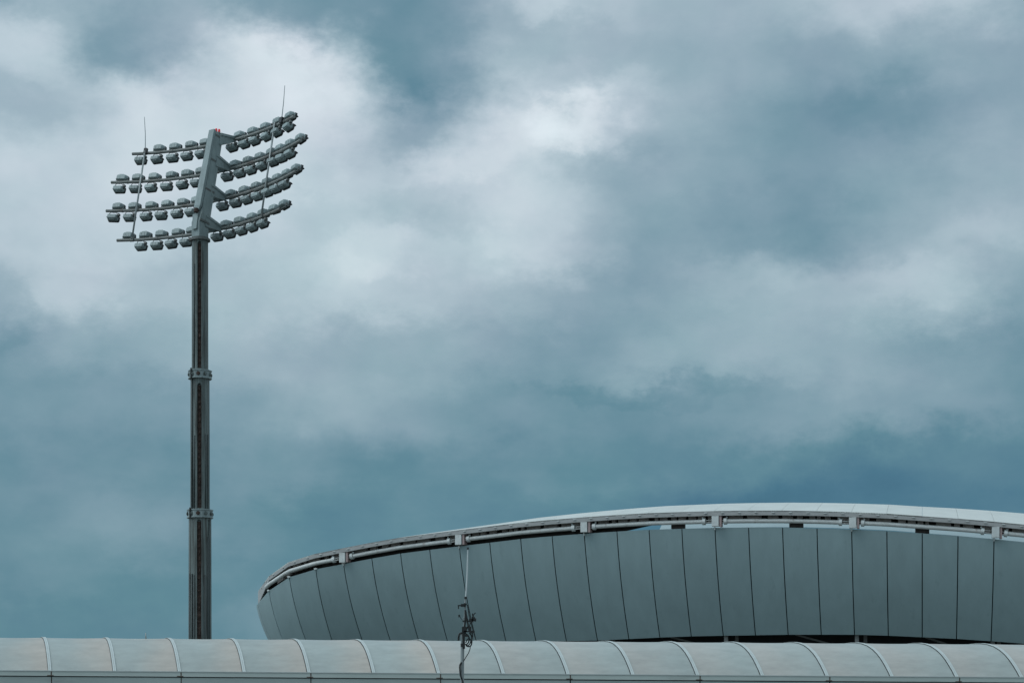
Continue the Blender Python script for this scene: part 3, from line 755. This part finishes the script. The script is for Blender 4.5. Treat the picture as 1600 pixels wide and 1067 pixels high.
GRID = [   # cloud brightness, top row = highest
 [160,174,172,170,156,149,150,156,176,198,188,180,182,192,198,202,180],
 [198,190,164,196,217,213,154,156,188,184,178,172,166,166,168,172,164],
 [182,184,212,217,218,215,182,188,214,222,192,172,158,152,151,157,166],
 [206,208,213,214,214,212,199,210,211,192,171,166,160,154,163,168,176],
 [200,206,208,207,205,201,203,201,209,197,168,159,158,153,168,178,185],
 [182,196,189,187,190,203,204,191,181,165,163,174,182,184,191,187,165],
 [150,166,166,172,177,174,174,172,164,157,168,173,174,172,168,156,147],
 [149,150,150,155,162,167,164,157,150,144,139,147,154,157,159,156,146],
 [138,140,140,142,149,146,140,138,138,136,134,132,128,122,122,128,128],
 [140,145,151,143,136,132,134,131,127,123,119,116,111,112,118,122,125],
 [140,142,138,134,131,130,130,130,128,126,124,124,124,124,124,126,126],
 [130,131,132,135,140,140,136,134,132,130,130,130,130,130,130,130,130]]
acc = None
for r_, rowv in enumerate(GRID):
    cr = N('ShaderNodeValToRGB'); L(U, cr.inputs[0]); e = cr.color_ramp; e.interpolation = 'CARDINAL'
    while len(e.elements) < 17: e.elements.new(.5)
    for j, v in enumerate(rowv):
        e.elements[j].position = j / 16; e.elements[j].color = (v / 255,) * 3 + (1,)
    d = math_('ABSOLUTE', math_('SUBTRACT', V, float(r_)))
    wgt = N('ShaderNodeMapRange'); wgt.interpolation_type = 'SMOOTHSTEP'; L(d, wgt.inputs[0])
    wgt.inputs['From Min'].default_value = 0; wgt.inputs['From Max'].default_value = 1; wgt.inputs['To Min'].default_value = 1; wgt.inputs['To Max'].default_value = 0
    wv_ = wgt.outputs[0]
    if r_ == 0: wv_ = math_('MAXIMUM', wv_, math_('LESS_THAN', V, 0.))
    if r_ == 11: wv_ = math_('MAXIMUM', wv_, math_('GREATER_THAN', V, 11.))
    t = math_('MULTIPLY', cr.outputs[0], wv_)
    acc = t if acc is None else math_('ADD', acc, t)
# generic overcast elsewhere in the sky
n2 = noise(dirv, 3.2, 7, .55, (1, 1, 1.6), (2, 4, 1))
gen = N('ShaderNodeMapRange'); L(n2.outputs[0], gen.inputs[0]); gen.inputs['From Min'].default_value = .3; gen.inputs['From Max'].default_value = .7
gen.inputs['To Min'].default_value = .60; gen.inputs['To Max'].default_value = .86
fa = N('ShaderNodeMapRange'); fa.interpolation_type = 'SMOOTHSTEP'; L(math_('ABSOLUTE', az), fa.inputs[0]); fa.inputs['From Min'].default_value = .285; fa.inputs['From Max'].default_value = .5; fa.inputs['To Min'].default_value = 1; fa.inputs['To Max'].default_value = 0
fe = N('ShaderNodeMapRange'); fe.interpolation_type = 'SMOOTHSTEP'; L(el, fe.inputs[0]); fe.inputs['From Min'].default_value = .38; fe.inputs['From Max'].default_value = .6; fe.inputs['To Min'].default_value = 1; fe.inputs['To Max'].default_value = 0
front = math_('MULTIPLY', fa.outputs[0], fe.outputs[0])
mixv = math_('ADD', math_('MULTIPLY', acc, front), math_('MULTIPLY', gen.outputs[0], math_('SUBTRACT', 1., front)))
# fine billows
n3 = noise(dirv, 27, 6, .52, (1, 1, 1.35), (1, 9, 3)); n4 = noise(dirv, 11, 4, .5, (1, 1, 2.4), (8, 2, 6))
# individual cloud heads and dark troughs: azimuth/elevation centre, radii, brightness step
BLOBS = [(662, 80, 85, 110, -8), (645, 175, 30, 55, -8), (215, 62, 70, 48, -10), (60, 80, 60, 36, 8), (455, 112, 120, 52, 7), (555, 130, 40, 60, 8),
         (742, 226, 62, 42, 12), (592, 404, 62, 32, 13), (540, 432, 70, 22, 5), (645, 322, 60, 32, -9), (505, 335, 55, 28, -6), (700, 355, 40, 22, -5),
         (15, 478, 40, 45, -12), (120, 455, 60, 30, 6), (888, 186, 66, 34, 14), (975, 160, 50, 26, 7), (880, 62, 75, 26, -9), (850, 14, 46, 24, 12),
         (800, 362, 50, 48, 3), (925, 262, 60, 22, -8), (962, 425, 55, 30, -6), (1262, 322, 58, 44, -7), (1372, 165, 80, 36, -4), (1120, 325, 60, 32, -6),
         (1440, 35, 90, 34, 7), (1445, 442, 70, 24, 5), (1535, 372, 55, 28, 7), (1175, 120, 40, 32, 5), (1180, 440, 90, 26, 5), (1020, 612, 170, 16, -10), (1250, 762, 190, 28, -6), (715, 325, 100, 36, -9), (460, 300, 90, 40, -5), (330, 395, 110, 40, -5)]
bsum = None
for bx_, by_, brx, bry, ba in BLOBS:
    a0 = math.atan((bx_ - 800) / 3000); e0 = math.atan((1130 - by_) / 3000 * math.cos(a0))
    dx_ = math_('MULTIPLY', math_('SUBTRACT', ua, a0), 3000. / brx); dy_ = math_('MULTIPLY', math_('SUBTRACT', va, e0), 3000. / bry)
    rr_ = math_('ADD', math_('MULTIPLY', dx_, dx_), math_('MULTIPLY', dy_, dy_))
    mr_ = N('ShaderNodeMapRange'); mr_.interpolation_type = 'SMOOTHSTEP'; L(rr_, mr_.inputs[0])
    mr_.inputs['From Min'].default_value = 0; mr_.inputs['From Max'].default_value = 2.4; mr_.inputs['To Min'].default_value = ba / 255 * .85; mr_.inputs['To Max'].default_value = 0
    bsum = mr_.outputs[0] if bsum is None else math_('ADD', bsum, mr_.outputs[0])
mixv = math_('ADD', mixv, math_('MULTIPLY', bsum, front))
lum = math_('ADD', mixv, math_('MULTIPLY', math_('SUBTRACT', n3.outputs[0], .5), .10))
lum = math_('ADD', lum, math_('MULTIPLY', math_('SUBTRACT', n4.outputs[0], .5), .06))
n6 = noise(dirv, 7, 5, .5, (1, 1, 4.5), (4, 7, 2))
low = N('ShaderNodeMapRange'); L(el, low.inputs[0]); low.inputs['From Min'].default_value = .22; low.inputs['From Max'].default_value = .12; low.inputs['To Min'].default_value = .03; low.inputs['To Max'].default_value = .085
lum = math_('ADD', lum, math_('MULTIPLY', math_('SUBTRACT', n6.outputs[0], .5), low.outputs[0]))
def lin(c): c /= 255.; return c / 12.92 if c <= .04045 else ((c + .055) / 1.055) ** 2.4
ramp = N('ShaderNodeValToRGB'); L(lum, ramp.inputs[0]); e = ramp.color_ramp; e.interpolation = 'LINEAR'
stops = [(95, (52, 95, 118)), (115, (70, 115, 137)), (135, (94, 135, 150)), (158, (128, 158, 171)), (183, (160, 183, 193)), (205, (187, 205, 213)), (220, (206, 220, 226)), (240, (226, 238, 243))]
while len(e.elements) < len(stops): e.elements.new(.5)
for j, (p, c) in enumerate(stops):
    e.elements[j].position = p / 255; e.elements[j].color = (lin(c[0]), lin(c[1]), lin(c[2]), 1)
# faint colour variation between lilac-grey and green-grey vapour
n5 = noise(dirv, 17, 3, .5, (1, 1, 1.5), (3, 3, 8))
tint = N('ShaderNodeMix'); tint.data_type = 'RGBA'; L(n5.outputs[0], tint.inputs[0]); tint.inputs[6].default_value = (1.07, .985, 1.02, 1); tint.inputs[7].default_value = (.93, 1.015, .985, 1)
cm = N('ShaderNodeMix'); cm.data_type = 'RGBA'; cm.blend_type = 'MULTIPLY'; cm.inputs[0].default_value = 1; L(ramp.outputs[0], cm.inputs[6]); L(tint.outputs[2], cm.inputs[7])
# higher clouds are slate grey, lower ones greener through more air
hi = N('ShaderNodeMapRange'); L(el, hi.inputs[0]); hi.inputs['From Min'].default_value = .14; hi.inputs['From Max'].default_value = .30
hm = N('ShaderNodeMix'); hm.data_type = 'RGBA'; L(hi.outputs[0], hm.inputs[0]); hm.inputs[6].default_value = (1, 1, 1, 1); hm.inputs[7].default_value = (1.012, .996, 1.015, 1)
cm2 = N('ShaderNodeMix'); cm2.data_type = 'RGBA'; cm2.blend_type = 'MULTIPLY'; cm2.inputs[0].default_value = 1; L(cm.outputs[2], cm2.inputs[6]); L(hm.outputs[2], cm2.inputs[7]); cm = cm2
# bright bank added to the unseen sky behind and left, lightening the left facade
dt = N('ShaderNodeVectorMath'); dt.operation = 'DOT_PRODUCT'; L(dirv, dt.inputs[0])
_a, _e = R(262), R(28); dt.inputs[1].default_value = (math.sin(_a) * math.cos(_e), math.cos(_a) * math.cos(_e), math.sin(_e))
fill_glow = math_('MULTIPLY_ADD', math_('POWER', math_('MAXIMUM', dt.outputs['Value'], 0.), 3.), 1.15, 1.)
# the cloud deck glows brighter overhead, as overcast skies do
zen = N('ShaderNodeMapRange'); zen.interpolation_type = 'SMOOTHSTEP'; L(el, zen.inputs[0]); zen.inputs['From Min'].default_value = .40; zen.inputs['From Max'].default_value = 1.1; zen.inputs['To Min'].default_value = 10.; zen.inputs['To Max'].default_value = 17.
sc = N('ShaderNodeVectorMath'); sc.operation = 'SCALE'; L(cm.outputs[2], sc.inputs[0]); L(math_('MULTIPLY', zen.outputs[0], fill_glow), sc.inputs['Scale'])
sky = N('ShaderNodeTexSky'); sky.sky_type = 'NISHITA'; sky.sun_disc = False; sky.sun_elevation = R(SUN_EL); sky.sun_rotation = R(SUN_AZ); sky.dust_density = 2.
fin = N('ShaderNodeMix'); fin.data_type = 'RGBA'; fin.inputs[0].default_value = .95; L(sky.outputs[0], fin.inputs[6]); L(sc.outputs[0], fin.inputs[7])
L(fin.outputs[2], bg.inputs[0])

# ------------------------------------------------------------------ sun behind the cloud
ld = bpy.data.lights.new('sun', 'SUN'); ld.energy = .8; ld.angle = R(25); ld.color = (1, .97, .93)
lo = bpy.data.objects.new('sun', ld); COL.objects.link(lo)
d = Vector((math.sin(R(SUN_AZ)) * math.cos(R(SUN_EL)), math.cos(R(SUN_AZ)) * math.cos(R(SUN_EL)), math.sin(R(SUN_EL))))
lo.rotation_euler = (-d).to_track_quat('-Z', 'Y').to_euler(); lo.location = (0, -20, 60)

# ------------------------------------------------------------------ camera: level, with a rising-front lens shift
cd = bpy.data.cameras.new('camera'); co = bpy.data.objects.new('camera', cd); COL.objects.link(co)
co.location = (0, 0, CAMZ); co.rotation_euler = (R(90), 0, 0)
cd.sensor_width = 36; cd.lens = 67.5; cd.shift_y = (1130 - 533.5) / 1600; cd.clip_start = .1; cd.clip_end = 8000
S.camera = co
S.view_settings.view_transform = 'Standard'; S.view_settings.look = 'None'; S.view_settings.exposure = 0; S.view_settings.gamma = 1
S.render.engine = 'CYCLES'
